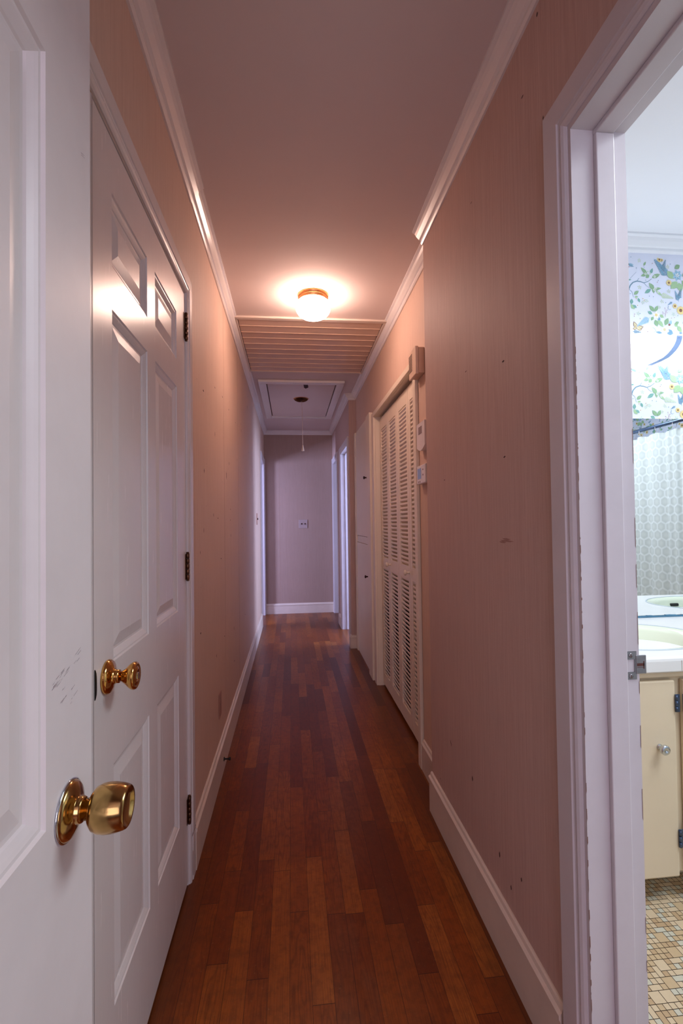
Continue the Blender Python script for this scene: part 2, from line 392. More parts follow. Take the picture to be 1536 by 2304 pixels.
# rooms that open off the hallway
mb = MB()
mb.box(-3.2, -3.1, -3, 7.6, 0, H); mb.box(3.3, 3.4, -3, 7.6, 0, H); mb.box(-3.2, 3.4, -3, -2.9, 0, H); mb.box(-3.2, 3.4, 7.5, 7.6, 0, H)
mb.box(-3.1, -.475, 4.4, 4.5, 0, H); mb.box(.70, 3.3, 3.9, 4.0, 0, H); mb.box(-3.1, -.475, -.47, -.37, 0, H); mb.box(1.0, 3.3, 2.05, 2.15, 0, H)
mb.box(.682, 3.3, 5.56, 5.6, 0, H)
struct('wall_outer', mb, M['plain'], 'plain walls of the rooms that open off the hallway', 'wall')

# bathroom walls with a printed floral paper (print is flat faces lying on the paper)
PRINT = ['fabricpaper', 'leaf1', 'leaf2', 'leaf3', 'blue1', 'blue2', 'yel', 'white', 'brn', 'stem', 'wing', 'paleg', 'redd']
PI_ = {n: i for i, n in enumerate(PRINT)}
def floral_tile(rnd, W):
    out = []
    def leaf(x, y, a, L, w, m):
        c, s = math.cos(a), math.sin(a); pts = []
        prof = [(0, 0), (.2, .62), (.45, 1), (.72, .7), (1, 0), (.72, -.7), (.45, -1), (.2, -.62)]
        out.append(([(x + c * p * L - s * q * w / 2, y + s * p * L + c * q * w / 2) for p, q in prof], m))
        if L > .022:
            out.append(([(x, y), (x + c * L * .9 - s * .0006, y + s * L * .9 + c * .0006), (x + c * L * .9, y + s * L * .9)], 'paleg'))
    def disc(x, y, r, m, n=8):
        out.append(([(x + r * math.cos(2 * PI * k / n), y + r * math.sin(2 * PI * k / n)) for k in range(n)], m))
    def flower(x, y, r, pet, cen, n=8):
        a0 = rnd.random()
        for k in range(n):
            leaf(x, y, a0 + 2 * PI * k / n, r, r * .55, pet)
        disc(x, y, r * .38, cen)
    def stroke(pts, w, m):
        for (x0, y0), (x1, y1) in zip(pts, pts[1:]):
            d = math.hypot(x1 - x0, y1 - y0) or 1; nx_, ny_ = -(y1 - y0) / d * w / 2, (x1 - x0) / d * w / 2
            out.append(([(x0 + nx_, y0 + ny_), (x1 + nx_, y1 + ny_), (x1 - nx_, y1 - ny_), (x0 - nx_, y0 - ny_)], m))
    def fern(x, y, a, L, m, n=7):
        c, s = math.cos(a), math.sin(a)
        stroke([(x, y), (x + c * L, y + s * L)], .0012, m)
        for k in range(1, n):
            px, py = x + c * L * k / n, y + s * L * k / n
            for sg in (-1, 1): leaf(px, py, a + sg * .8, L * .3 * (1.1 - k / n), L * .08, m)
    K_ = .0001934
    P_ = lambda zx, zy: ((zx - 230) * K_, (2140 - zy) * K_)
    def lf(x0, y0, x1, y1, w, m):
        (a, b), (c, d) = P_(x0, y0), P_(x1, y1); leaf(a, b, math.atan2(d - b, c - a), math.hypot(c - a, d - b), w, m)
    def st(pts, w0, w1, m='stem'):
        q = [P_(*p) for p in pts]
        for k in range(len(q) - 1): stroke([q[k], q[k + 1]], w0 + (w1 - w0) * k / max(1, len(q) - 2), m)
    def fl(x, y, r, p, c, n=8): flower(*P_(x, y), r, p, c, n)
    def fn_(x0, y0, x1, y1, m, n=8):
        (a, b), (c, d) = P_(x0, y0), P_(x1, y1); fern(a, b, math.atan2(d - b, c - a), math.hypot(c - a, d - b), m, n)
    def dt(x, y, r, m): disc(*P_(x, y), r, m, 6)
    # pale background sprays
    for x, y in ((540, 470), (1240, 590), (530, 1090), (600, 1440), (690, 1400), (1075, 1405), (480, 1700), (1350, 1690), (1250, 1160), (1000, 1540), (1700, 700), (1800, 1300), (2300, 900), (2200, 1700), (1500, 2000), (1900, 200), (700, 200), (1200, 0), (2400, 300), (300, 60)):
        for q in range(5):
            a = q * 1.26 + x; r_ = 42 + (x + q * 7) % 20; lf(x + 12 * math.cos(a), y + 12 * math.sin(a), x + r_ * math.cos(a), y + r_ * math.sin(a), .0052, 'paleg')
        dt(x, y, .0012, 'brn' if x % 3 else 'leaf3')
    fn_(1020, 1240, 1370, 1320, 'paleg', 9)
    # branch and its leaf clusters
    st([(262, 1160), (300, 1060), (370, 985), (470, 950), (560, 960), (640, 985), (740, 950), (830, 885)], .0052, .0022)
    st([(470, 950), (520, 880)], .0018, .0012); st([(650, 990), (700, 1050), (765, 1090)], .0014, .0012); st([(275, 1150), (340, 1200), (375, 1330)], .0014, .0012)
    st([(300, 900), (380, 820), (460, 740)], .001, .001); st([(645, 600), (660, 640)], .0012, .0012)
    lf(730, 790, 575, 630, .017, 'leaf1'); lf(770, 790, 690, 870, .017, 'leaf1'); lf(720, 780, 565, 830, .014, 'leaf1'); lf(800, 780, 865, 635, .014, 'leaf3'); lf(840, 860, 1045, 765, .019, 'leaf1'); lf(640, 590, 700, 490, .010, 'leaf1')
    for x, y in ((685, 775), (800, 770), (745, 715), (910, 830)): fl(x, y, .0066, 'white', 'leaf3', 6)
    lf(890, 1140, 765, 980, .021, 'leaf1'); lf(860, 1080, 880, 1220, .014, 'leaf1'); lf(810, 1125, 650, 1225, .017, 'leaf3'); lf(890, 1120, 1065, 1095, .012, 'leaf1'); lf(920, 1140, 1080, 1270, .012, 'leaf2')
    for x, y in ((985, 1185), (935, 1095), (890, 1130)): fl(x, y, .0062, 'white', 'leaf3', 6)
    lf(385, 1265, 505, 1175, .016, 'leaf1'); lf(320, 1490, 330, 1360, .016, 'leaf3'); lf(480, 1340, 530, 1440, .012, 'leaf3'); lf(400, 1320, 490, 1310, .009, 'leaf2')
    for x, y in ((440, 1360), (605, 1350), (632, 1390), (470, 1510)): fl(x, y, .0055, 'white', 'brn', 6)
    lf(395, 1600, 300, 1490, .018, 'leaf2'); lf(445, 1570, 350, 1500, .012, 'leaf3'); lf(250, 930, 330, 925, .006, 'leaf3')
    # lower rose spray
    lf(880, 1640, 755, 1505, .019, 'leaf1'); lf(890, 1640, 965, 1500, .017, 'leaf1'); lf(820, 1700, 715, 1640, .015, 'leaf3'); lf(1010, 1710, 1105, 1775, .015, 'leaf2'); lf(850, 1760, 790, 1850, .014, 'leaf1')
    lf(980, 1760, 1000, 1870, .012, 'blue1'); lf(890, 1830, 945, 1985, .022, 'leaf1'); lf(960, 1830, 1090, 1995, .019, 'leaf2'); lf(1130, 1950, 1215, 1780, .022, 'leaf1'); lf(1250, 1940, 1290, 1830, .014, 'blue2'); lf(1440, 1970, 1370, 1900, .016, 'leaf2'); lf(1380, 1920, 1480, 1860, .014, 'leaf1'); lf(1440, 1960, 1540, 2100, .02, 'leaf2')
    fl(920, 1720, .0185, 'white', 'yel', 5); fl(1115, 2050, .019, 'white', 'wing', 5); dt(1240, 1935, .0055, 'brn'); dt(1240, 1935, .003, 'redd')
    lf(1050, 2130, 900, 2110, .010, 'blue1'); lf(1180, 2130, 1330, 2135, .015, 'blue1'); lf(1320, 2130, 1220, 2040, .012, 'blue1'); st([(820, 2010), (870, 2030), (905, 2080), (850, 2120)], .001, .001, 'blue2'); lf(1480, 2120, 1560, 2120, .008, 'blue1')
    fn_(770, 1780, 440, 1990, 'blue2', 9)
    # butterfly
    for x1, y1, w in ((360, 1885, .018), (600, 2000, .019), (335, 2050, .012), (560, 2070, .012)): lf(430, 2040, x1, y1, w, 'brn'); lf(430, 2035, x1 + (430 - x1) * .12, y1 + (2035 - y1) * .12, w * .72, 'wing')
    st([(425, 2060), (395, 1960)], .0016, .0012, 'brn'); fn_(330, 2110, 540, 2130, 'stem', 7)
    # bird tail
    lf(250, 560, 400, 580, .010, 'blue2'); lf(255, 570, 400, 620, .009, 'blue1'); lf(235, 545, 290, 580, .006, 'brn'); lf(235, 632, 295, 632, .005, 'redd')
    # blue fern with sunflower
    fn_(1240, 820, 900, 420, 'blue1', 11); fn_(1100, 700, 1190, 420, 'stem', 8); lf(1080, 640, 930, 520, .007, 'blue1'); lf(1090, 690, 1000, 600, .007, 'blue1'); fl(1035, 430, .013, 'yel', 'brn', 11); fl(1095, 440, .008, 'yel', 'brn', 8)
    st([(1200, 780), (1140, 760), (1120, 800)], .001, .001); st([(1140, 1760), (1160, 1640), (1140, 1560)], .001, .0008, 'redd'); st([(1155, 1660), (1190, 1600)], .0008, .0008, 'redd'); st([(1155, 1700), (1080, 1650)], .0008, .0008, 'redd')
    for x, y in ((1140, 1550), (1190, 1595), (1080, 1645), (1085, 1690), (1190, 1660), (1370, 1765), (1300, 1780)): dt(x, y, .0016, 'redd')
    # large blossom with veined leaves
    lf(1390, 860, 1215, 690, .032, 'leaf2'); lf(1470, 930, 1300, 1095, .034, 'leaf2'); lf(1500, 950, 1560, 1160, .030, 'leaf2'); lf(1540, 540, 1405, 625, .022, 'leaf1'); lf(1600, 800, 1760, 700, .030, 'leaf1'); lf(1580, 900, 1730, 1040, .028, 'leaf2')
    fl(1470, 780, .026, 'blue2', 'white', 7)
    for q in range(6): a = q * 1.05 + .3; lf(1465, 790, 1465 + 95 * math.cos(a), 790 + 95 * math.sin(a), .0035, 'blue1')
    fl(1255, 960, .0145, 'yel', 'brn', 12); fl(1390, 1498, .0125, 'yel', 'brn', 11); fl(1530, 1595, .021, 'yel', 'brn', 14)
    fn_(1490, 1390, 1400, 1130, 'blue1', 8); fn_(1480, 1350, 1560, 1080, 'stem', 8); fn_(1560, 1300, 1420, 1260, 'blue1', 6); fn_(1340, 1400, 1210, 1480, 'blue1', 6); st([(1230, 1500), (1210, 1560), (1250, 1590), (1290, 1570)], .0016, .001, 'stem')
    # right-hand and upper remainder of the repeat
    st([(1650, 1500), (1750, 1400), (1900, 1370), (2050, 1420), (2200, 1340)], .004, .002); st([(1700, 400), (1850, 330), (2000, 380), (2150, 300)], .004, .002); st([(500, 220), (640, 150), (800, 180), (960, 90)], .0036, .002)
    for x, y, r_ in ((1750, 1380, 130), (1950, 1300, 120), (2150, 1250, 130), (1820, 260, 130), (2050, 420, 120), (640, 100, 120), (850, 230, 120), (1700, 1850, 140), (2100, 1950, 140), (2350, 1550, 120), (2350, 700, 130), (1950, 850, 130), (1350, 180, 130), (400, 280, 110), (2300, 100, 120)):
        for q in range(4): a = q * 1.57 + x * .01; lf(x, y, x + r_ * math.cos(a), y + r_ * math.sin(a), .018, ['leaf1', 'leaf2', 'leaf3'][(q + x // 50) % 3])
    for x, y, r_, p, c in ((1900, 1500, .018, 'yel', 'brn'), (2100, 1700, .018, 'white', 'yel'), (1750, 1100, .014, 'yel', 'brn'), (2200, 500, .02, 'blue2', 'white'), (1900, 600, .014, 'white', 'yel'), (1200, 250, .014, 'white', 'yel'), (1000, 200, .012, 'yel', 'brn'), (2300, 1200, .013, 'yel', 'brn'), (1650, 150, .013, 'white', 'brn')): fl(x, y, r_, p, c, 8)
    for a_ in ((2400, 1900, 2200, 1800), (1700, 600, 1850, 480), (2000, 1100, 2200, 1000), (760, 60, 900, -80), (1500, 60, 1650, -60), (1900, 2100, 1750, 2000)): fn_(*a_, 'blue1', 8)
    for x, y in ((330, 405), (855, 530), (460, 650), (1300, 525), (990, 920), (965, 960), (680, 925), (290, 1250), (1160, 1430), (385, 1720), (520, 1700), (375, 1765), (515, 1815), (695, 2110), (1450, 1720), (860, 1300), (760, 1290), (1090, 480)): dt(x, y, .0019, 'redd' if x % 2 else 'stem')
    return out
TW = .465
TILE = floral_tile(random.Random(11), TW)
def floral(mb, s0, s1, z0, z1, fn, soff=0.0, zoff=0.0, skip=None):
    i0 = int(math.floor((s0 - soff) / TW)); i1 = int(math.ceil((s1 - soff) / TW)); j0 = int(math.floor((z0 - zoff) / TW)); j1 = int(math.ceil((z1 - zoff) / TW))
    for i in range(i0, i1):
        for j in range(j0, j1):
            for k, (poly, m) in enumerate(TILE):
                pts = [(soff + i * TW + a, zoff + j * TW + b) for a, b in poly]
                if min(p[0] for p in pts) < s0 or max(p[0] for p in pts) > s1 or min(p[1] for p in pts) < z0 or max(p[1] for p in pts) > z1: continue
                if skip and skip(*pts[0]): continue
                mb.face([fn(a, b, .0004 + .0000022 * k) for a, b in pts], PI_[m])
PM = [M[n] for n in PRINT]
YV = 1.95
mb = B(.688, 3.22, YV, YV + .028, 0, H)
floral(mb, .70, 3.2, .80, 2.36, lambda a, z, d: (a, YV - d, z), soff=1.483, zoff=2.021)
tag(mb.build('wall_bathroom_back', PM, normals=False), 'white wall with blue and green floral paper above the bathroom vanity', 'wall', kind='structure')
mb = B(3.22, 3.3, -.37, YV, 0, H)
floral(mb, -.36, 1.94, .10, 2.42, lambda a, z, d: (3.22 - d, a, z))
tag(mb.build('wall_bathroom_right', PM, normals=False), 'floral papered bathroom wall behind the shower curtain', 'wall', kind='structure')
mb = B(.688, 3.22, -.47, -.37, 0, H)
floral(mb, .72, 3.2, .10, 2.42, lambda a, z, d: (a, -.37 + d, z))
tag(mb.build('wall_bathroom_near', PM, normals=False), 'floral papered near wall of the bathroom', 'wall', kind='structure')

# ------------------------------------------------------------------ crown mouldings, baseboards
def crown(name, pts_fn, t0, t1, label, s=1.0, m=None):
    p = [(0, 0), (.046, 0), (.046, -.007), (.036, -.012), (.030, -.022), (.018, -.036), (.011, -.040), (.011, -.050), (.006, -.057), (0, -.057)]
    mb = MB().extrude([(a * s, b * s) for a, b in p], t0, t1, pts_fn)
    return struct(name, mb, m or M['paintY'], label, 'crown moulding')
crown('trim_1', lambda a, b, t: (XL + a, t, H + b), -.37, 1.775, 'near length of white crown moulding along the left wall', 1.08)
crown('trim_2', lambda a, b, t: (XL + a, t, H + b), 1.776, YB, 'long far length of white crown moulding along the left wall', .98)
crown('trim_3', lambda a, b, t: (XR - a, t, H + b), -.37, 1.978, 'crown moulding above the bathroom doorway wall, ending at the corner')
crown('trim_4', lambda a, b, t: (XQ - a, t, H + b), 1.98, 4.58, 'crown moulding above the louvered closet')
crown('trim_5', lambda a, b, t: (XF - a, t if t > 5 else 4.58 - a, H + b), 4.5, YB, 'crown moulding along the far right wall')
crown('trim_6', lambda a, b, t: (t, YB - a, H + b), XL, XF, 'crown moulding across the end wall', .95, M['paint'])
crown('trim_7', lambda a, b, t: (t if t > .6 else XF - a, 4.58 - a, H + b), .5, XQ, 'short return of crown moulding above the linen cabinet corner', 1.0, M['paint'])
crown('trim_8', lambda a, b, t: (t, YV - a, H + b), .688, 3.2, 'white crown moulding in the bathroom above the floral paper', 1.1, M['bceil'])

def baseboard(name, fn, t0, t1, label, h=.160):
    p = [(0, 0), (.014, 0), (.014, h - .030), (.017, h - .026), (.017, h - .018), (.010, h - .012), (.007, h - .003), (.003, h), (0, h)]
    return struct(name, MB().extrude(p, t0, t1, fn), M['base'], label, 'baseboard')
baseboard('baseboard_left', lambda a, b, t: (XL + a, t, b), 1.742, 5.655, 'long white baseboard along the left wall')
baseboard('baseboard_right', lambda a, b, t: (XR - a, t, b), .996, 1.978, 'scuffed white baseboard along the near right wall')
baseboard('baseboard_right_recess', lambda a, b, t: (XQ - a, t, b), 1.98, 2.297, 'short piece of baseboard between the corner and the louvered closet', .148)
baseboard('baseboard_return', lambda a, b, t: (t, 4.58 - a, b), XF - .014, XQ - .012, 'tiny baseboard on the wall return beside the linen cabinet', .125)
baseboard('baseboard_right_far', lambda a, b, t: (XF - a, t, b), 4.5672, 4.63, 'stub of baseboard before the bright far right doorway', .125)
baseboard('baseboard_right_end', lambda a, b, t: (XF - a, t, b), 5.475, 5.685, 'short baseboard between the two far right doorways', .13)
baseboard('baseboard_end', lambda a, b, t: (t, YB - a, b), XL + .012, XF - .012, 'white baseboard across the end wall', .135)

# ------------------------------------------------------------------ casings and jambs of doorways
def casing(mb, X, sgn, y0, y1, z1, w=.072, t=.014, side='both', bead=True):
    """flat casing with a rounded inner bead on a wall plane X; sgn = direction into the hallway"""
    prof = [(0, 0), (w - .004, 0), (w, 0), (w, t * .75), (w - .004, t), (.022, t), (.020, t * .78), (.016, t * .72), (.010, t * .80), (.004, t * .6), (0, t * .3)]
    def leg(sy, yy):
        rows = []
        for a, b in prof:
            rows.append(((X + sgn * b, yy + sy * a, 0), (X + sgn * b, yy + sy * a, z1 + a)))
        for (p0, p1), (q0, q1) in zip(rows, rows[1:] + rows[:1]): mb.face([p0, q0, q1, p1])
        mb.face([r[0] for r in rows])
    if side in ('both', 'near'): leg(-1, y0)
    if side in ('both', 'far'): leg(1, y1)
    rows = [((X + sgn * b, y0 - (a if side in ('both', 'near') else 0), z1 + a), (X + sgn * b, y1 + (a if side in ('both', 'far') else 0), z1 + a)) for a, b in prof]
    for (p0, p1), (q0, q1) in zip(rows, rows[1:] + rows[:1]): mb.face([p0, q0, q1, p1])

def lining(mb, xa, xb, y0, y1, z1, t=.018, stop=None, mi=0):
    """jamb boards lining an opening through a wall between xa and xb; stop=(x0,x1) adds a door stop"""
    mb.box(xa, xb, y0 - t + .0, y0, 0, z1 + t, mi); mb.box(xa, xb, y1, y1 + t, 0, z1 + t, mi); mb.box(xa, xb, y0, y1, z1, z1 + t, mi)
    if stop:
        s0, s1 = stop
        mb.box(s0, s1, y1 - .011, y1, 0, z1 - .011, mi, .002); mb.box(s0, s1, y0, y0 + .011, 0, z1 - .011, mi, .002); mb.box(s0, s1, y0, y1, z1 - .011, z1, mi, .002)

# bathroom doorway
mb = MB(); JY = .902
casing(mb, XR, -1, .185, .912, 2.008, w=.076)
struct('trim_9', mb, M['jamb'], 'wide white door casing around the bathroom doorway', 'door casing')
mb = MB(); lining(mb, XR - .002, .690, .195, JY, 1.995, stop=(.619, .658))
rp = random.Random(2)
z = .1
while z < 1.6:                                   # chipped paint along the edges of the jamb
    L = rp.uniform(.004, .03); d = rp.uniform(.0006, .0018)
    if rp.random() < .8: mb.face([(XR - .0026, JY - .0004, z), (XR - .0026 + d, JY - .0006, z + L * .3), (XR - .0026 + d * .8, JY - .0006, z + L), (XR - .0026, JY - .0004, z + L)], 1)
    z += L + rp.uniform(.001, .03)
z = .2
while z < 1.35:
    L = rp.uniform(.02, .09)
    if rp.random() < .5: mb.face([(.6895, JY - .0004, z), (.6885, JY - .0006, z + .004), (.6885, JY - .0006, z + L), (.6895, JY - .0004, z + L)], 1)
    z += L + rp.uniform(.02, .08)
struct('trim_10', mb, [M['jamb'], M['brownchip']], 'white jamb and stop lining the bathroom doorway, paint chipped along its edge', 'door jamb')
t = thing('strike_plate', 'dull steel latch strike plate screwed to the bathroom door jamb', 'strike plate', (.675, JY, .909))
mb = MB(); y = JY - .0016
for z0, z1 in ((.882, .897), (.922, .938)): mb.box(.661, .6835, y, JY - .0001, z0, z1)
mb.box(.6790, .6835, y, JY - .0001, .897, .922)
mb.box(.661, .6625, y, JY - .0001, .897, .922)
mb.build('plate', M['steel'], t)
mb = MB(); mb.box(.6815, .7035, y - .0012, JY - .0001, .893, .930, 0, .0012)
mb.box(.6835, .6990, y - .0016, y - .0010, .9085, .9140, 1); mb.box(.6835, .6970, y - .0016, y - .0010, .9055, .9063, 1); mb.box(.6970, .6990, y - .0016, y - .0010, .903, .918, 1)
mb.build('lip', [M['steel'], M['rust']], t)
for z0 in (.8885, .930):
    s = MB().lathe([(.0045, 0), (.0045, .0006), (.003, .0012), (0, .0012)], (.671, y, z0), (0, -1, 0), 16)
    o = s.build('screw', M['steel'], t)
    MB().box(.6705, .6715, y - .0016, y - .0010, z0 - .0035, z0 + .0035).build('slot', M['rust'], o)

# far doorways
mb = MB(); casing(mb, XL, 1, LO0, LO1 - .004, 1.99, w=.062, side='near'); mb.box(XL, XL + .013, LO1 - .004, LO1 + .045, 0, 2.052)
struct('trim_11', mb, M['jamb'], 'white casing of the far left doorway', 'door casing')
mb = MB(); lining(mb, XL - .12, XL + .002, LO0 + .018, LO1 - .018, 1.982, stop=(-.43, -.395))
struct('trim_12', mb, M['jamb'], 'white jamb lining the far left doorway', 'door jamb')
mb = MB(); casing(mb, XF, -1, RO0, RO1, 1.978, w=.062)
struct('trim_13', mb, M['jamb'], 'white casing of the bright doorway past the linen cabinet', 'door casing')
mb = MB(); lining(mb, XF - .002, .684, RO0 + .018, RO1 - .006, 1.972, t=.014, stop=(.607, .642))
struct('trim_14', mb, M['jamb'], 'sunlit white jamb of the bright doorway past the linen cabinet', 'door jamb')
mb = MB(); casing(mb, XF, -1, RP0, RP1 - .004, 1.99, w=.062, side='near'); mb.box(XF - .013, XF, RP1 - .004, RP1 + .045, 0, 2.052)
struct('trim_15', mb, M['jamb'], 'white casing of the last right doorway beside the end wall', 'door casing')
mb = MB(); lining(mb, XF - .002, .684, RP0 + .018, RP1 - .018, 1.982)
struct('trim_16', mb, M['jamb'], 'lavender white jamb of the last right doorway beside the end wall', 'door jamb')

# ------------------------------------------------------------------ six panel doors
ZR = [(.262, .733), (.933, 1.641), (1.728, 1.881)]
def six_panel(mb, fn, W, Z0, Z1, T, cols, rows):
    """fn(u, z, d): u across, z up, d depth behind the front face"""
    us = sorted({0, W, *[c for q in cols for c in q]}); zs = sorted({Z0, Z1, *[c for q in rows for c in q]})
    for a, b in zip(us, us[1:]):
        for c, d in zip(zs, zs[1:]):
            if (a, b) in cols and (c, d) in rows:
                loops = [(0, 0), (.0025, .0032), (.006, .0034), (.010, .0052), (.016, .0085), (.018, .0105), (.0225, .0105), (.025, .0098), (.048, .0045), (.050, .0045)]
                ring = lambda i, dd: [fn(a + i, c + i, dd), fn(b - i, c + i, dd), fn(b - i, d - i, dd), fn(a + i, d - i, dd)]
                for (i0, d0), (i1, d1) in zip(loops, loops[1:]):
                    A, Bq = ring(i0, d0), ring(i1, d1)
                    for k in range(4): mb.face([A[k], A[(k + 1) % 4], Bq[(k + 1) % 4], Bq[k]])
                mb.face(ring(*loops[-1]))
            else: mb.face([fn(a, c, 0), fn(b, c, 0), fn(b, d, 0), fn(a, d, 0)])
    e = [(0, Z0), (W, Z0), (W, Z1), (0, Z1)]
    for k in range(4):
        p, q = e[k], e[(k + 1) % 4]; mb.face([fn(*p, 0), fn(*q, 0), fn(*q, T), fn(*p, T)])
    mb.face([fn(*q, T) for q in e[::-1]])

def hinge(parent, y, z0, z1, X, dirn=1):
    """butt hinge: leaf mortised on the door face side, knuckle proud of it"""
    n = 5; h = (z1 - z0) / n; mb = MB()
    for k in range(n): mb.lathe([(.0052, .0008), (.0058, .0016), (.0058, h - .0012), (.0052, h - .0004)], (X + .0045, y, z0 + k * h), (0, 0, 1), 14)
    mb.lathe([(.004, 0), (.0055, .001), (.0045, .004), (0, .005)], (X + .0045, y, z1), (0, 0, 1), 12)
    mb.lathe([(.004, 0), (.0055, .001), (.0045, .004), (0, .005)], (X + .0045, y, z0), (0, 0, -1), 12)
    o = mb.build('hinge', M['hinge'], parent)
    mb = MB(); mb.box(X, X + .0012, y - .020, y - .004, z0 + .002, z1 - .002)
    for q in (.2, .5, .8): mb.lathe([(.003, 0), (.0025, .0008), (0, .001)], (X + .0012, y - .013, z0 + (z1 - z0) * q), (1, 0, 0), 10)
    mb.build('hinge_leaf', M['hinge'], o)

# hall closet door in the left wall (closed)
d2 = thing('door_2', 'closed white six panel door in the left wall with a small brass knob', 'door', (XL, 1.29, 0), kind='structure')
FX = XL - .0005; W2 = DOOR_Y1 - DOOR_Y0 - .008; L0 = DOOR_Y0 + .004
cols = [(1.004 - L0, 1.244 - L0), (1.315 - L0, 1.555 - L0)]
mb = MB(); six_panel(mb, lambda u_, z, d: (FX - d, L0 + u_, z), W2, .014, DOOR_Z - .005, .035, cols, ZR)
mb.build('door_slab', M['paint'], d2)
for z0, z1 in ((.205, .292), (1.017, 1.106), (1.835, 1.925)): hinge(d2, 1.6755, z0, z1, XL)
# small brass knob
k = thing('tmp', 'x', 'x', (0, 0, 0)); bpy.data.objects.remove(k)
o = MB().lathe([(.0315, 0), (.0325, .002), (.0325, .0045), (.0295, .009), (.020, .0125), (.014, .015), (.0125, .020), (.0125, .024), (.0095, .0245)], (FX, .969, .914), (1, 0, 0), 40).build('knob_rose', M['brass'], d2)
o = MB().lathe([(0.0085, 0.0182), (0.0085, 0.0282), (0.0105, 0.0291), (0.0115, 0.0309), (0.0165, 0.0373), (0.0225, 0.0432), (0.0255, 0.0482), (0.0262, 0.0519), (0.0250, 0.0551), (0.0215, 0.0569), (0.0195, 0.0560), (0.0165, 0.0557), (0.0145, 0.0575), (0.0085, 0.0581), (0.0075, 0.0564), (0.0000, 0.0564)],
               (FX, .969, .914), (1, 0, 0), 40).build('knob', M['brass'], d2)
MB().box(FX + .0555, FX + .0598, .9655, .9725, .9075, .9205, 0, .0012).build('privacy_button', M['chrome'], o)
# black strike lip on the latch edge
mb = MB(); prof = [(0, -.0275), (0, .0275)] + [(.0078 * math.cos(a), .0275 * math.sin(a) * .999) for a in [PI / 2 - PI * q / 12 for q in range(1, 12)]]
pts = [(0, -.0275), (0, .0275), (.0035, .024), (.0062, .019), (.0075, .012), (.008, 0), (.0078, -.012), (.0068, -.019), (.0042, -.024)]
mb.extrude(pts, XL, XL + .0012, lambda a, b, tt: (tt, .9110 + a, .917 + b)); mb.build('latch_strike', M['black'], d2)

mb = MB(); casing(mb, XL, 1, .868, DOOR_Y1 + .004, DOOR_Z + .004, w=.064, t=.012)
mb.box(XL + .0121, XL + .0124, 1.690, 1.694, .02, .10, 1); mb.box(XL + .0121, XL + .0125, 1.680, 1.742, .155, .158, 1)
struct('trim_17', mb, [M['paint'], M['brownchip']], 'white casing around the closed left door', 'door casing')
mb = MB(); lining(mb, XL - .12, XL, DOOR_Y0, DOOR_Y1, DOOR_Z, t=.0015); mb.box(XL - .12, XL - .0006, .865, DOOR_Y0 - .001, 0, DOOR_Z)
struct('trim_18', mb, M['paint'], 'jamb behind the closed left door', 'door jamb')

# foreground door, swung open flat beside the left wall
DX = -.220; DE = .556
d1 = thing('door_1', 'open white six panel door in the left foreground with a worn round brass knob', 'door', (DX, .18, 0), kind='structure')
W1 = .762; L1 = DE - W1
cols = [(.112, .346), (.416, .664)]
mb = MB(); six_panel(mb, lambda u_, z, d: (DX - d, L1 + u_, z), W1, .012, 1.99, .035, cols, ZR)
rs = random.Random(4)
for (y, z, w, h, n) in ((.497, 1.064, .030, .006, 16), (.478, 1.058, .010, .004, 7), (.492, 1.042, .008, .006, 6), (.510, 1.034, .005, .010, 5), (.530, 1.60, .003, .012, 2)):
    for q in range(n):
        yy = y + rs.uniform(-w, w); zz = z + (yy - y) * .28 + rs.uniform(-h, h); L = rs.uniform(.002, .009); th = rs.uniform(.00012, .0003)
        mb.face([(DX + .0003, yy, zz - th), (DX + .0003, yy + L, zz + L * .3 - th * .2), (DX + .0003, yy + L, zz + L * .3 + th), (DX + .0003, yy, zz + th)], 1)
mb.build('door_slab', [M['door_dirty'], M['scuff']], d1)
KY, KZ = .501, .926
MB().lathe([(0.0280, 0.0000), (0.0286, 0.0005), (0.0286, 0.0018), (0.0271, 0.0024)], (DX, KY, KZ), (1, 0, 0), 48).build('rose_backing', M['chrome'], d1)
MB().lathe([(0.0271, 0.0017), (0.0271, 0.0029), (0.0246, 0.0052), (0.0167, 0.0080), (0.0129, 0.0091), (0.0121, 0.0099), (0.0125, 0.0126), (0.0115, 0.0144), (0.0107, 0.0150)], (DX, KY, KZ), (1, 0, 0), 48).build('knob_rose', M['oldbrass'], d1)
MB().lathe([(.0100, .0134), (.0100, .0205), (.0112, .0210), (.0160, .0228), (.0200, .0262), (.0220, .0310), (.0228, .0370), (.0226, .0430), (.0216, .0490), (.0202, .0540), (.0192, .0562), (.0180, .0572), (.0166, .0566), (.0148, .0548), (.0120, .0534), (0, .0524)], (DX, KY, KZ), (1, 0, 0), 56).build('knob', M['oldbrass'], d1)
for z in (.2, 1.0, 1.78): MB().lathe([(.006, 0), (.006, .09)], (DX + .003, L1 - .004, z), (0, 0, 1), 12).build('hinge', M['hinge'], d1)

# ------------------------------------------------------------------ louvered bifold closet
mb = MB()
def small_casing(mb, y0, y1, z0, z1, X=XQ, t=.017):
    mb.box(X - t, X, y0, y1, z0, z1, 0, .003)
small_casing(mb, CY0 - .046, CY0 + .006, 0, CZ + .034); small_casing(mb, CY1 - .0, CY1 + .075, 0, CZ + .034); small_casing(mb, CY0 + .006, CY1, CZ, CZ + .034)
struct('trim_19', mb, M['cream'], 'narrow cream casing around the louvered closet doors', 'door casing')
mb = MB(); mb.box(XQ - .0005, .70, CY1 - .0006, CY1 + .012, 0, CZ); mb.box(XQ - .0005, .70, CY0 - .0065, CY0 + .0066, 0, CZ); mb.box(XQ - .0005, .70, CY0 + .0066, CY1 - .0006, CZ - .0006, CZ + .010)
struct('trim_20', mb, M['cream'], 'cream jamb lining the louvered closet opening', 'door jamb')
LX = .660; PW = (CY1 - CY0 - .02) / 4
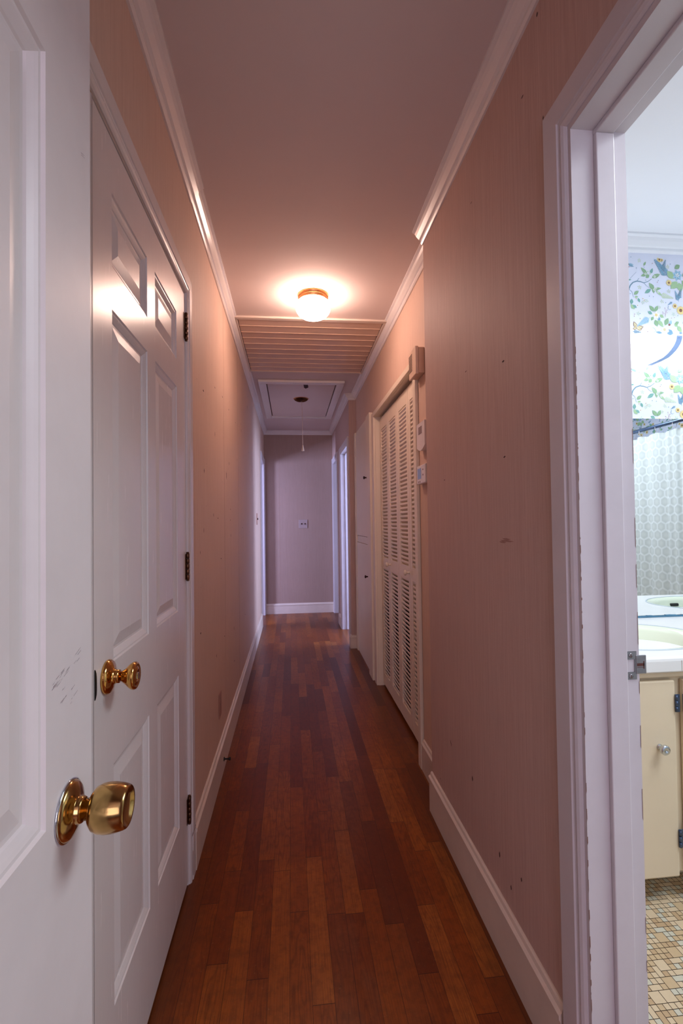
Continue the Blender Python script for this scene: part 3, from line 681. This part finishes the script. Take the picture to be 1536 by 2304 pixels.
d3 = thing('door_3', 'cream bifold closet door of tall louvered leaves with two small round knobs', 'closet door', (LX, (CY0 + CY1) / 2, 0), kind='structure')
PZ0, PZ1 = .025, CZ - .022
def leaf(y0):
    y1 = y0 + PW - .004; st = .043; mb = MB()
    mb.box(LX, LX + .026, y0, y0 + st, PZ0, PZ1, 0, .0015); mb.box(LX, LX + .026, y1 - st, y1, PZ0, PZ1, 0, .0015)
    for a, b in ((PZ0, .108), (.874, .948), (1.876, PZ1)): mb.box(LX, LX + .026, y0 + st, y1 - st, a, b)
    o = mb.build('louvered_leaf', M['cream'], d3)
    for a, b in ((.108, .874), (.948, 1.876)):
        n = round((b - a) / .0244); p = (b - a) / n; mb = MB()
        for q in range(n):
            z = a + p * (q + .5); x0_, x1_ = LX + .003, LX + .0245
            # slat: blunt outer edge high, inner edge low, so the face between two edges falls in shade
            P = [(x0_ + .0015, z + .0125), (x0_, z + .0105), (x0_, z + .0015), (x0_ + .0015, z - .0005), (x1_, z - .0215), (x1_, z - .0105)]
            mb.extrude(P, y0 + st - .001, y1 - st + .001, lambda x_, z_, t_: (x_, t_, z_))
        mb.build('louver_slats', M['cream'], o)
    return o
leaves = [leaf(CY0 + .010 + k * PW) for k in range(4)]
for li, yy in ((2, CY0 + .010 + 3 * PW - .028), (1, CY0 + .010 + PW + .022)):
    MB().lathe([(.0085, 0), (.0065, .002), (.0055, .012), (.0085, .016), (.0145, .020), (.0165, .025), (.0145, .030), (.007, .033), (0, .0335)], (LX, yy, .914), (-1, 0, 0), 24).build('closet_knob', M['cream'], leaves[li])

# ------------------------------------------------------------------ linen cabinet
lc = thing('linen_cabinet', 'built-in linen cabinet with a tall upper and a lower flat door and dark knobs', 'cabinet', (XQ, 4.15, 0))
mb = MB(); mb.box(XQ - .028, XQ - .0005, 3.625, 3.79, .0, 2.045, 0, .003); mb.box(XQ - .022, XQ - .0005, 4.49, 4.565, 0, 2.05, 0, .003); mb.box(XQ - .010, XQ - .0005, 3.79, 4.49, 0, .03); mb.box(XQ - .010, XQ - .0005, 3.79, 4.49, 1.022, 1.078); mb.box(XQ - .010, XQ - .0005, 3.79, 4.49, 2.022, 2.05)
mb.build('face_frame', M['cream'], lc)
for z0, z1, kz in ((1.082, 2.018, 1.563), (.034, 1.018, .762)):
    o = B(XQ - .016, XQ - .0005, 3.795, 4.485, z0, z1, bev=.0025).build('cabinet_door', M['cream'], lc)
    MB().lathe([(.008, 0), (.006, .002), (.0055, .014), (.011, .019), (.013, .024), (.010, .029), (0, .031)], (XQ - .016, 3.845, kz), (-1, 0, 0), 20).build('cabinet_knob', M['brownknob'], o)

# ------------------------------------------------------------------ ceiling fixtures
LXc, LYc = .131, 2.585
cl = thing('ceiling_light', 'lit round opal glass ceiling light with a copper coloured ring', 'ceiling light', (LXc, LYc, H))
MB().lathe([(.084, 0), (.085, .003), (.083, .006), (.083, .017), (.0805, .0185), (.0790, .021), (.0790, .036), (.076, .037)], (LXc, LYc, H), (0, 0, -1), 56).build('base_ring', M['copper'], cl)
MB().lathe([(.070, .030), (.079, .034), (.087, .042), (.0925, .052), (.0945, .064), (.0935, .078), (.088, .094), (.077, .108), (.060, .119), (.038, .126), (.015, .129), (0, .1295)], (LXc, LYc, H), (0, 0, -1), 56).build('glass_shade', M['lampglass'], cl)

fan = thing('attic_fan_shutter', 'tan slatted attic fan shutter set flush in the hallway ceiling', 'vent', (.135, 3.38, H))
mb = MB(); X0_, X1_, Y0_, Y1_ = -.328, .598, 2.862, 3.905
fr = .018
for q in ((X0_, X1_, Y0_, Y0_ + .036), (X0_, X1_, Y1_ - .028, Y1_), (X0_, X0_ + fr, Y0_ + .036, Y1_ - .028), (X1_ - fr, X1_, Y0_ + .036, Y1_ - .028)): mb.box(*q, H - .014, H - .0005, 0, .004)
mb.build('frame', M['base'], fan)
n = 10; y0, y1 = Y0_ + .036, Y1_ - .028; p = (y1 - y0) / n
B(X0_ + fr, X1_ - fr, y0, y1, H - .0012, H - .0004).build('shade_backing', M['dark'], fan)  # thin dark sheet painted in for the shade behind the slats
for k in range(n):
    a = y0 + k * p; mb = MB()
    tw = random.Random(k).uniform(-.001, .001)
    P = [(a + .002, H - .0025), (a + .002, H - .005), (a + p * .93, H - .0085), (a + p * .96, H - .0115), (a + p * .985, H - .0115), (a + p * .99, H - .0035)]
    mb.extrude(P, X0_ + fr + .004, X1_ - fr - .004, lambda y_, z_, t_: (t_, y_, z_ + tw)); mb.build('slat', M['louver'], fan)

hx0, hx1, hy0, hy1 = -.272, .478, 4.138, 5.60
ha = thing('attic_hatch', 'white framed attic access hatch in the ceiling beyond the slatted shutter', 'hatch', (.1, 4.87, H))
mb = MB()
for q in ((hx0, hx1, hy0, hy0 + .070), (hx0, hx1, hy1 - .070, hy1), (hx0, hx0 + .066, hy0 + .07, hy1 - .07), (hx1 - .066, hx1, hy0 + .07, hy1 - .07)): mb.box(*q, H - .022, H - .0005, 0, .003)
mb.build('frame', M['paint'], ha)
B(hx0 + .060, hx1 - .060, hy0 + .064, hy1 - .064, H - .002, H - .0006).build('shade_gap_sheet', M['dark'], ha)  # dark sheet standing in for the shadow in the gap round the panel
o = B(hx0 + .074, hx1 - .074, hy0 + .080, hy1 - .078, H - .010, H - .0022).build('hatch_panel', M['ceil'], ha)
mb = MB(); mb.face([(.118, 4.215, H - .012), (.158, 4.213, H - .012), (.166, 4.30, H - .020), (.143, 4.325, H - .024), (.128, 4.31, H - .020)]); mb.build('torn_tape', M['mark'], ha)

pc = thing('pull_cord', 'thin white pull cord with a cone tassel hanging from a shiny round canopy', 'pull cord', (.109, 4.735, H - .01))
mb = MB().lathe([(.075, 0), (.076, .002), (.070, .004)], (.109, 4.735, H - .010), (0, 0, -1), 40); mb.build('canopy_rim', M['copper'], pc)
mb = MB()
N = 28; b0 = len(mb.v)
prof = [(.070, .003, 0), (.058, .012, 1), (.040, .022, 1), (.018, .027, .6), (.004, .028, 0)]
for r_, h_, am in prof:
    for q in range(N * 2): a = PI * q / N; rr = r_ * (1 + .07 * am * (-1) ** q); mb.v.append((.109 + rr * math.cos(a), 4.735 + rr * math.sin(a), H - .010 - h_ - .003 * am * (-1) ** q))
for i in range(len(prof) - 1):
    for q in range(N * 2):
        q2 = (q + 1) % (N * 2); mb.f.append((b0 + i * 2 * N + q, b0 + i * 2 * N + q2, b0 + (i + 1) * 2 * N + q2, b0 + (i + 1) * 2 * N + q)); mb.m.append(0); mb.s.append(False)
mb.build('fluted_canopy', M['hinge'], pc)
MB().tube((.1165, 4.735, H - .036), (.121, 4.735, 1.965), .0019, 8).build('cord', M['cord'], pc)
MB().lathe([(.003, 0), (.0055, .004), (.0075, .022), (.0130, .052), (.0145, .056), (.012, .059), (0, .059)], (.121, 4.735, 1.972), (0, 0, -1), 18).build('tassel', M['cord'], pc)

# ------------------------------------------------------------------ wall devices on the recessed right wall
ch = thing('door_chime', 'beige door chime box with a slotted grille high on the right wall', 'door chime', (XQ, 2.24, 1.96))
mb = MB(); mb.box(.600, XQ - .0005, 2.178, 2.296, 1.899, 2.020, 0, .002); mb.build('back_box', M['chime'], ch)
o = B(.584, .599, 2.174, 2.298, 1.893, 2.024, bev=.003).build('cover', M['chime'], ch)
mb = MB()
for q in range(11): mb.box(.5832, .5845, 2.236, 2.2975, 1.925 + q * .0078, 1.9285 + q * .0078)
mb.build('grille_slots', M['mark'], o)
B(.606, XQ - .0005, 2.262, 2.276, 2.022, 2.044, bev=.001).build('mounting_tab', M['chime'], ch)

th = thing('thermostat_cover', 'tall ivory wall unit with a small grey window above the thermostat', 'wall sensor', (XQ, 2.17, 1.6))
mb = MB(); P = [(2.104, 1.662), (2.240, 1.662)] + [(2.240 - .136 * q / 10, 1.550 - .018 * math.sin(PI * q / 10)) for q in range(11)]
mb.extrude(P, .601, XQ - .0005, lambda a, b, t_: (t_, a, b)); o = mb.build('housing', M['plasticw'], th)
B(.6, .6012, 2.150, 2.205, 1.610, 1.644).build('window', M['greywin'], o)
tt = thing('thermostat', 'small white digital thermostat with a grey screen beside the louvered closet', 'thermostat', (XQ, 2.18, 1.42))
o = B(.603, XQ - .0005, 2.108, 2.256, 1.379, 1.466, bev=.004).build('housing', M['plasticw'], tt)
B(.6022, .6035, 2.180, 2.236, 1.402, 1.452).build('screen', M['lcd'], tt)
for y_, z_ in ((2.148, 1.442), (2.148, 1.418), (2.225, 1.389), (2.200, 1.389)): B(.6018, .6035, y_ - .006, y_ + .006, z_ - .004, z_ + .004, bev=.0008).build('button', M['greywin'], tt)

# ------------------------------------------------------------------ switches, outlet, door stop
sw = thing('light_switch', 'white double toggle switch plate on the end wall', 'light switch', (.157, YB, 1.188))
o = B(.099, .216, YB - .006, YB - .0005, 1.130, 1.246, bev=.003).build('switch_plate', M['greyplate'], sw)
for x in (.135, .180):
    B(x - .005, x + .005, YB - .014, YB - .0055, 1.180, 1.200, bev=.002).build('toggle', M['mark'], sw)
sl = thing('light_switch', 'brass toggle switch on the left wall before the far left doorway', 'light switch', (XL, 5.03, 1.25))
B(XL + .0005, XL + .005, 4.995, 5.07, 1.19, 1.31, bev=.002).build('switch_plate', M['outletplate'], sl)
B(XL + .005, XL + .014, 5.027, 5.037, 1.24, 1.26, bev=.002).build('toggle', M['mark'], sl)
ou = thing('wall_outlet', 'tan blank outlet plate low on the left wall', 'outlet plate', (XL, 2.39, .33))
o = B(XL + .0005, XL + .004, 2.355, 2.43, .272, .388, bev=.002).build('cover_plate', M['outletplate'], ou)
MB().lathe([(.003, 0), (.002, .001), (0, .0012)], (XL + .004, 2.392, .33), (1, 0, 0), 10).build('screw', M['steel'], ou)
ds = thing('door_stop', 'small black door stop peg on the left baseboard', 'door stop', (XL + .014, 2.42, .06))
MB().lathe([(.010, 0), (.010, .003), (.004, .004), (.004, .022), (.008, .024), (.008, .032), (0, .034)], (XL + .014, 2.42, .055), (1, 0, 0), 14).build('peg', M['black'], ds)

# ------------------------------------------------------------------ bathroom
CT, CF = .773, 1.382                             # counter top height, front edge
van = thing('vanity_cabinet', 'long cream painted bathroom vanity cabinet with round chrome knobs', 'vanity', (1.55, 1.68, 0))
mb = MB(); mb.box(.692, 2.42, 1.415, 1.433, .095, .722); mb.box(.692, 2.42, 1.433, YV - .002, .095, .112); mb.box(.692, .708, 1.433, YV - .002, .112, .722); mb.box(2.404, 2.42, 1.433, YV - .002, .112, .722); mb.box(.70, 2.42, 1.52, 1.536, .006, .095)
mb.box(.692, 2.42, 1.398, 1.415, .706, .722, 0, .003)
mb.build('cabinet_body', M['vanity'], van)
for x0, x1, hs in ((.765, 1.186, 1), (1.214, 1.60, -1), (1.63, 2.01, 1), (2.03, 2.40, -1)):
    o = B(x0, x1, 1.396, 1.414, .092, .696, bev=.004).build('cabinet_door', M['vanity'], van)
    kx = 1.128 if x0 < .8 else (x0 + .05 if hs > 0 else x1 - .05)
    MB().lathe([(.009, 0), (.009, .002), (.006, .004), (.0055, .012), (.0125, .016), (.0150, .020), (.0150, .026), (.0125, .029), (.004, .0295), (.003, .0275), (0, .0275)], (kx, 1.396, .494), (0, -1, 0), 28).build('cabinet_knob', M['chrome'], o)
    hx = x1 + .001 if hs > 0 else x0 - .001
    for z0 in (.182, .598):
        mb = MB(); mb.box(hx - .004, hx + .012 * 1, 1.3925, 1.3955, z0, z0 + .055, 0, .001)
        for q in range(3): mb.tube((hx - .001, 1.391, z0 + .002 + q * .018), (hx - .001, 1.391, z0 + .017 + q * .018), .0038, 10)
        mb.build('cabinet_hinge', M['rod'], o)

SINK = [(1.215, 1.66), (2.075, 1.66)]; SA, SB = .285, .205
ct = MB(); N = 48; regions = [(.692, 1.645), (1.645, 2.42)]
for (sx_, sy_), (ra, rb) in zip(SINK, regions):
    def rect(a):
        c, s_ = math.cos(a), math.sin(a)
        tx = ((rb - sx_) if c > 0 else (ra - sx_)) / c if abs(c) > 1e-9 else 1e9
        ty = ((YV - .001 - sy_) if s_ > 0 else (CF + .012 - sy_)) / s_ if abs(s_) > 1e-9 else 1e9
        q = min(tx, ty); return (sx_ + c * q, sy_ + s_ * q)
    cr = [math.atan2(yy - sy_, xx - sx_) for xx in (ra, rb) for yy in (CF + .012, YV - .001)]
    an = sorted([2 * PI * q / N - PI for q in range(N)] + cr)
    for a, b in zip(an, an[1:] + [an[0] + 2 * PI]):
        p0, p1 = rect(a), rect(b)
        ct.face([(sx_ + (SA - .004) * math.cos(a), sy_ + (SB - .004) * math.sin(a), CT), (*p0, CT), (*p1, CT), (sx_ + (SA - .004) * math.cos(b), sy_ + (SB - .004) * math.sin(b), CT)])
nose = [(CF + .012, CT), (CF + .006, CT - .002), (CF + .0015, CT - .006), (CF, CT - .013), (CF, CT - .044), (CF + .003, CT - .048), (CF + .012, CT - .048)]
ct.extrude(nose, .692, 2.42, lambda a, b, t_: (t_, a, b), closed=False)
ct.face([(.692, CF + .012, CT - .048), (2.42, CF + .012, CT - .048), (2.42, YV - .001, CT - .048), (.692, YV - .001, CT - .048)])
ct.box(2.4195, 2.4205, CF + .012, YV - .001, CT - .048, CT)
ct.box(1.1985, 1.1995, CF - .0006, CF + .001, CT - .044, CT - .012, 1)
ctr = ct.build('countertop', [M['counter'], M['smudge']], normals=False); tag(ctr, 'white bathroom countertop along the mirrored wall', 'countertop')
for i, (sx_, sy_) in enumerate(SINK):
    t = thing('sink', ('oval pale green sink bowl in the near end of the countertop' if i == 0 else 'second oval sink seen in the mirror, with a black overflow slot'), 'sink', (sx_, sy_, CT), group='oval sinks in the bathroom countertop')
    def ell(prof, mi=0):
        mb_ = MB(); b = 0; K = 64
        for a_, b_, z_ in prof:
            for q in range(K): an_ = 2 * PI * q / K; mb_.v.append((sx_ + a_ * math.cos(an_), sy_ + b_ * math.sin(an_), CT + z_))
        for r_ in range(len(prof) - 1):
            for q in range(K): q2 = (q + 1) % K; mb_.f.append((r_ * K + q, r_ * K + q2, (r_ + 1) * K + q2, (r_ + 1) * K + q)); mb_.m.append(mi); mb_.s.append(True)
        return mb_, K
    mb_, K = ell([(SA - .004, SB - .004, .0005), (SA - .030, SB - .028, -.004), (SA - .045, SB - .04, -.016), (SA - .060, SB - .052, -.050), (SA - .09, SB - .075, -.095), (SA - .15, SB - .12, -.130), (.03, .03, -.142)])
    mb_.f.append(tuple(6 * K + q for q in range(K))); mb_.m.append(0); mb_.s.append(False)
    bw = mb_.build('bowl', M['bowl'], t, normals=False)
    mb_, K = ell([(SA + .002, SB + .002, .0004), (SA + .001, SB + .001, .0022), (SA - .002, SB - .002, .003), (SA - .005, SB - .005, .0012), (SA - .006, SB - .006, -.001)])
    mb_.build('steel_rim', M['rim'], t, normals=False)
    MB().lathe([(.022, 0), (.022, .002), (.014, .003), (0, .002)], (sx_, sy_, CT - .142), (0, 0, 1), 20).build('drain', M['chrome'], t)
    # overflow slot on the front wall of the bowl
    xo = sx_ - .045; yo = sy_ - (SB - .050) * math.sqrt(1 - (.045 / (SA - .05)) ** 2)
    MB().box(xo - .024, xo + .024, yo - .004, yo + .006, CT - .042, CT - .026, 0, .004).build('overflow_slot', M['black'], t)

mr = thing('wall_mirror', 'wide frameless mirror above the vanity reflecting the shower curtain', 'mirror', (1.55, YV, 1.2))
B(.70, 2.42, YV - .006, YV - .0005, .781, 1.640).build('mirror_glass', M['mirror'], mr)
mb = MB(); rc = random.Random(8); x = .70
while x < 2.41: w_ = rc.uniform(.015, .04); mb.box(x, min(x + w_, 2.42), YV - .012, YV - .001, CT + .0005, CT + .006 + rc.uniform(0, .003)); x += w_
mb.build('caulk_line', M['caulk'], mr)

vl = thing('vanity_light', 'glowing fluorescent bar light with acrylic diffusers on the floral wall', 'wall light', (1.55, YV - .05, 1.93))
B(.78, 2.34, YV - .03, YV - .0005, 1.905, 1.985).build('housing', M['plasticw'], vl)
FY = YV - .10
def xcut(z): q = (z - 1.867) / (1.979 - 1.867); return 1.553 + .100 * q ** .62 if q > 0 else 1.553
def diff(xa, xb, name='diffuser'):
    zs = [1.867 + .112 * q / 8 for q in range(9)]
    def prof(z): q = (z - 1.923) / .056; return FY + .018 * (q * q)
    mb_ = MB()
    for za, zb in zip(zs, zs[1:]):
        fa = lambda z: (xa(z) if callable(xa) else xa, xb(z) if callable(xb) else xb)
        (a0, a1), (b0_, b1_) = fa(za), fa(zb)
        mb_.face([(a0, prof(za), za), (a1, prof(za), za), (b1_, prof(zb), zb), (b0_, prof(zb), zb)])
        for s_, t_ in ((a0, b0_), (a1, b1_)): mb_.face([(s_, prof(za), za), (t_, prof(zb), zb), (t_, YV - .03, zb), (s_, YV - .03, za)])
    for z in (zs[0], zs[-1]):
        a0, a1 = (xa(z) if callable(xa) else xa, xb(z) if callable(xb) else xb)
        mb_.face([(a0, prof(z), z), (a1, prof(z), z), (a1, YV - .03, z), (a0, YV - .03, z)])
    return mb_.build(name, M['bathlight'] if name == 'diffuser' else M['clip'], vl)
diff(.80, lambda z: xcut(z) - .012); diff(lambda z: xcut(z) + .014, 2.32)
o = diff(lambda z: xcut(z) - .012, lambda z: xcut(z) + .014, 'diffuser_band')
mb = MB()
for q in range(70):
    x = 1.30 + q * .005
    for r_ in range(3): mb.box(x + (r_ % 2) * .0025, x + (r_ % 2) * .0025 + .0016, FY + .0095, FY + .0120, 1.9600 + r_ * .0035, 1.9612 + r_ * .0035)
mb.build('prism_texture', M['clip'], vl)

# shower curtain, rod and rings
RX, RZ = 2.52, 1.838
rod = thing('curtain_rod', 'blue grey shower curtain rod seen in the mirror', 'curtain rod', (RX, .8, RZ))
MB().tube((RX, -.36, RZ), (RX, 1.945, RZ), .0125, 18).build('rod_tube', M['rod'], rod)
for y_, d_ in ((-.37, 1), (1.949, -1)): MB().lathe([(.026, 0), (.026, .004), (.016, .010), (.0135, .012)], (RX, y_, RZ), (0, d_, 0), 20).build('rod_flange', M['rod'], rod)
mb = MB(); NY, NZ = 220, 24; ya, yb = -.25, 1.86; b0 = 0
cx = lambda y, z: RX + .012 + (.022 * math.sin(y * 46) + .010 * math.sin(y * 21 + 1) + .009 * math.sin(y * 83 + 2 * math.sin(y * 13))) * (.55 + .45 * (RZ - z) / 1.6)
for j in range(NZ + 1):
    for i in range(NY + 1):
        y = ya + (yb - ya) * i / NY; z = .16 + (RZ - .042 - .16) * j / NZ
        if j == NZ: z -= .010 * abs(math.sin((y - ya) / .152 * PI))
        mb.v.append((cx(y, z), y, z))
for j in range(NZ):
    for i in range(NY): a = j * (NY + 1) + i; mb.f.append((a, a + 1, a + NY + 2, a + NY + 1)); mb.m.append(0); mb.s.append(True)
cur = mb.build('shower_curtain', M['curtain'], normals=False); tag(cur, 'off white hexagon weave shower curtain reflected in the bathroom mirror', 'shower curtain')
first = None
for q in range(14):
    y = ya + .01 + .152 * q
    if y > yb: break
    if first is None:
        mb = MB(); K = 20
        for k in range(K):
            a0, a1 = 2 * PI * k / K, 2 * PI * (k + 1) / K
            f = lambda a: (.0165 * math.cos(a) + .004, 0, .026 * math.sin(a) - .014)
            mb.tube(f(a0), f(a1), .0014, 6)
        first = mb.build('curtain_ring', M['plasticw']); first.location = (RX, y, RZ); o = first
    else:
        o = first.copy(); COL.objects.link(o); o.location = (RX, y, RZ)
    tag(o, 'thin translucent white ring holding the shower curtain on its rod', 'curtain ring', 'shower curtain rings')

# ------------------------------------------------------------------ lights
def area(name, loc, rot, sx_, sy_, col, power):
    l = bpy.data.lights.new(name, 'AREA'); l.shape = 'RECTANGLE'; l.size = sx_; l.size_y = sy_; l.color = col; l.energy = power
    o = bpy.data.objects.new(name, l); COL.objects.link(o); o.location = loc; o.rotation_euler = rot; return o
R = math.radians
area('entry_fill_light', (.15, -2.3, 1.5), (R(90), 0, 0), 1.6, 1.6, (.92, .81, 1.0), 43)  # added unseen area light in the room behind the camera, fills the near hall
area('bathroom_fill_light', (1.7, .55, 2.41), (0, 0, 0), .9, .9, (.84, .92, 1.0), 38)  # added area light for bathroom ambience, no fixture modelled there
area('left_room_window', (-2.6, 5.2, 1.4), (R(90), 0, R(-66)), .35, .8, (.50, .57, 1.0), 125)
area('right_room_window', (2.6, 4.75, 1.4), (R(90), 0, R(80)), 1.0, 1.3, (.50, .62, 1.0), 105)
area('end_room_window', (2.4, 6.3, 1.4), (R(90), 0, R(85)), .8, 1.2, (.72, .74, 1.0), 10)
w = bpy.data.worlds.new('World'); S.world = w; w.use_nodes = True
w.node_tree.nodes['Background'].inputs[0].default_value = (.75, .78, 1, 1); w.node_tree.nodes['Background'].inputs[1].default_value = .3

# ------------------------------------------------------------------ camera
cam = bpy.data.cameras.new('camera'); co = bpy.data.objects.new('camera', cam); COL.objects.link(co); S.camera = co
cam.sensor_fit = 'VERTICAL'; cam.sensor_height = 36; cam.sensor_width = 24; cam.lens = 36 * 1080 / 2304
cam.clip_start = .02
f, ro, pi_, ya_ = 1080, .0137, .0214, .1043
m = Matrix.Rotation(-ya_, 4, 'Z') @ Matrix.Rotation(pi_, 4, 'X') @ Matrix.Rotation(PI / 2, 4, 'X') @ Matrix.Rotation(-ro, 4, 'Z')
co.matrix_world = Matrix.Translation((0, 0, 1.204)) @ m

S.view_settings.view_transform = 'Standard'
S.view_settings.look = 'None'
S.view_settings.exposure = 0
S.cycles.max_bounces = 10
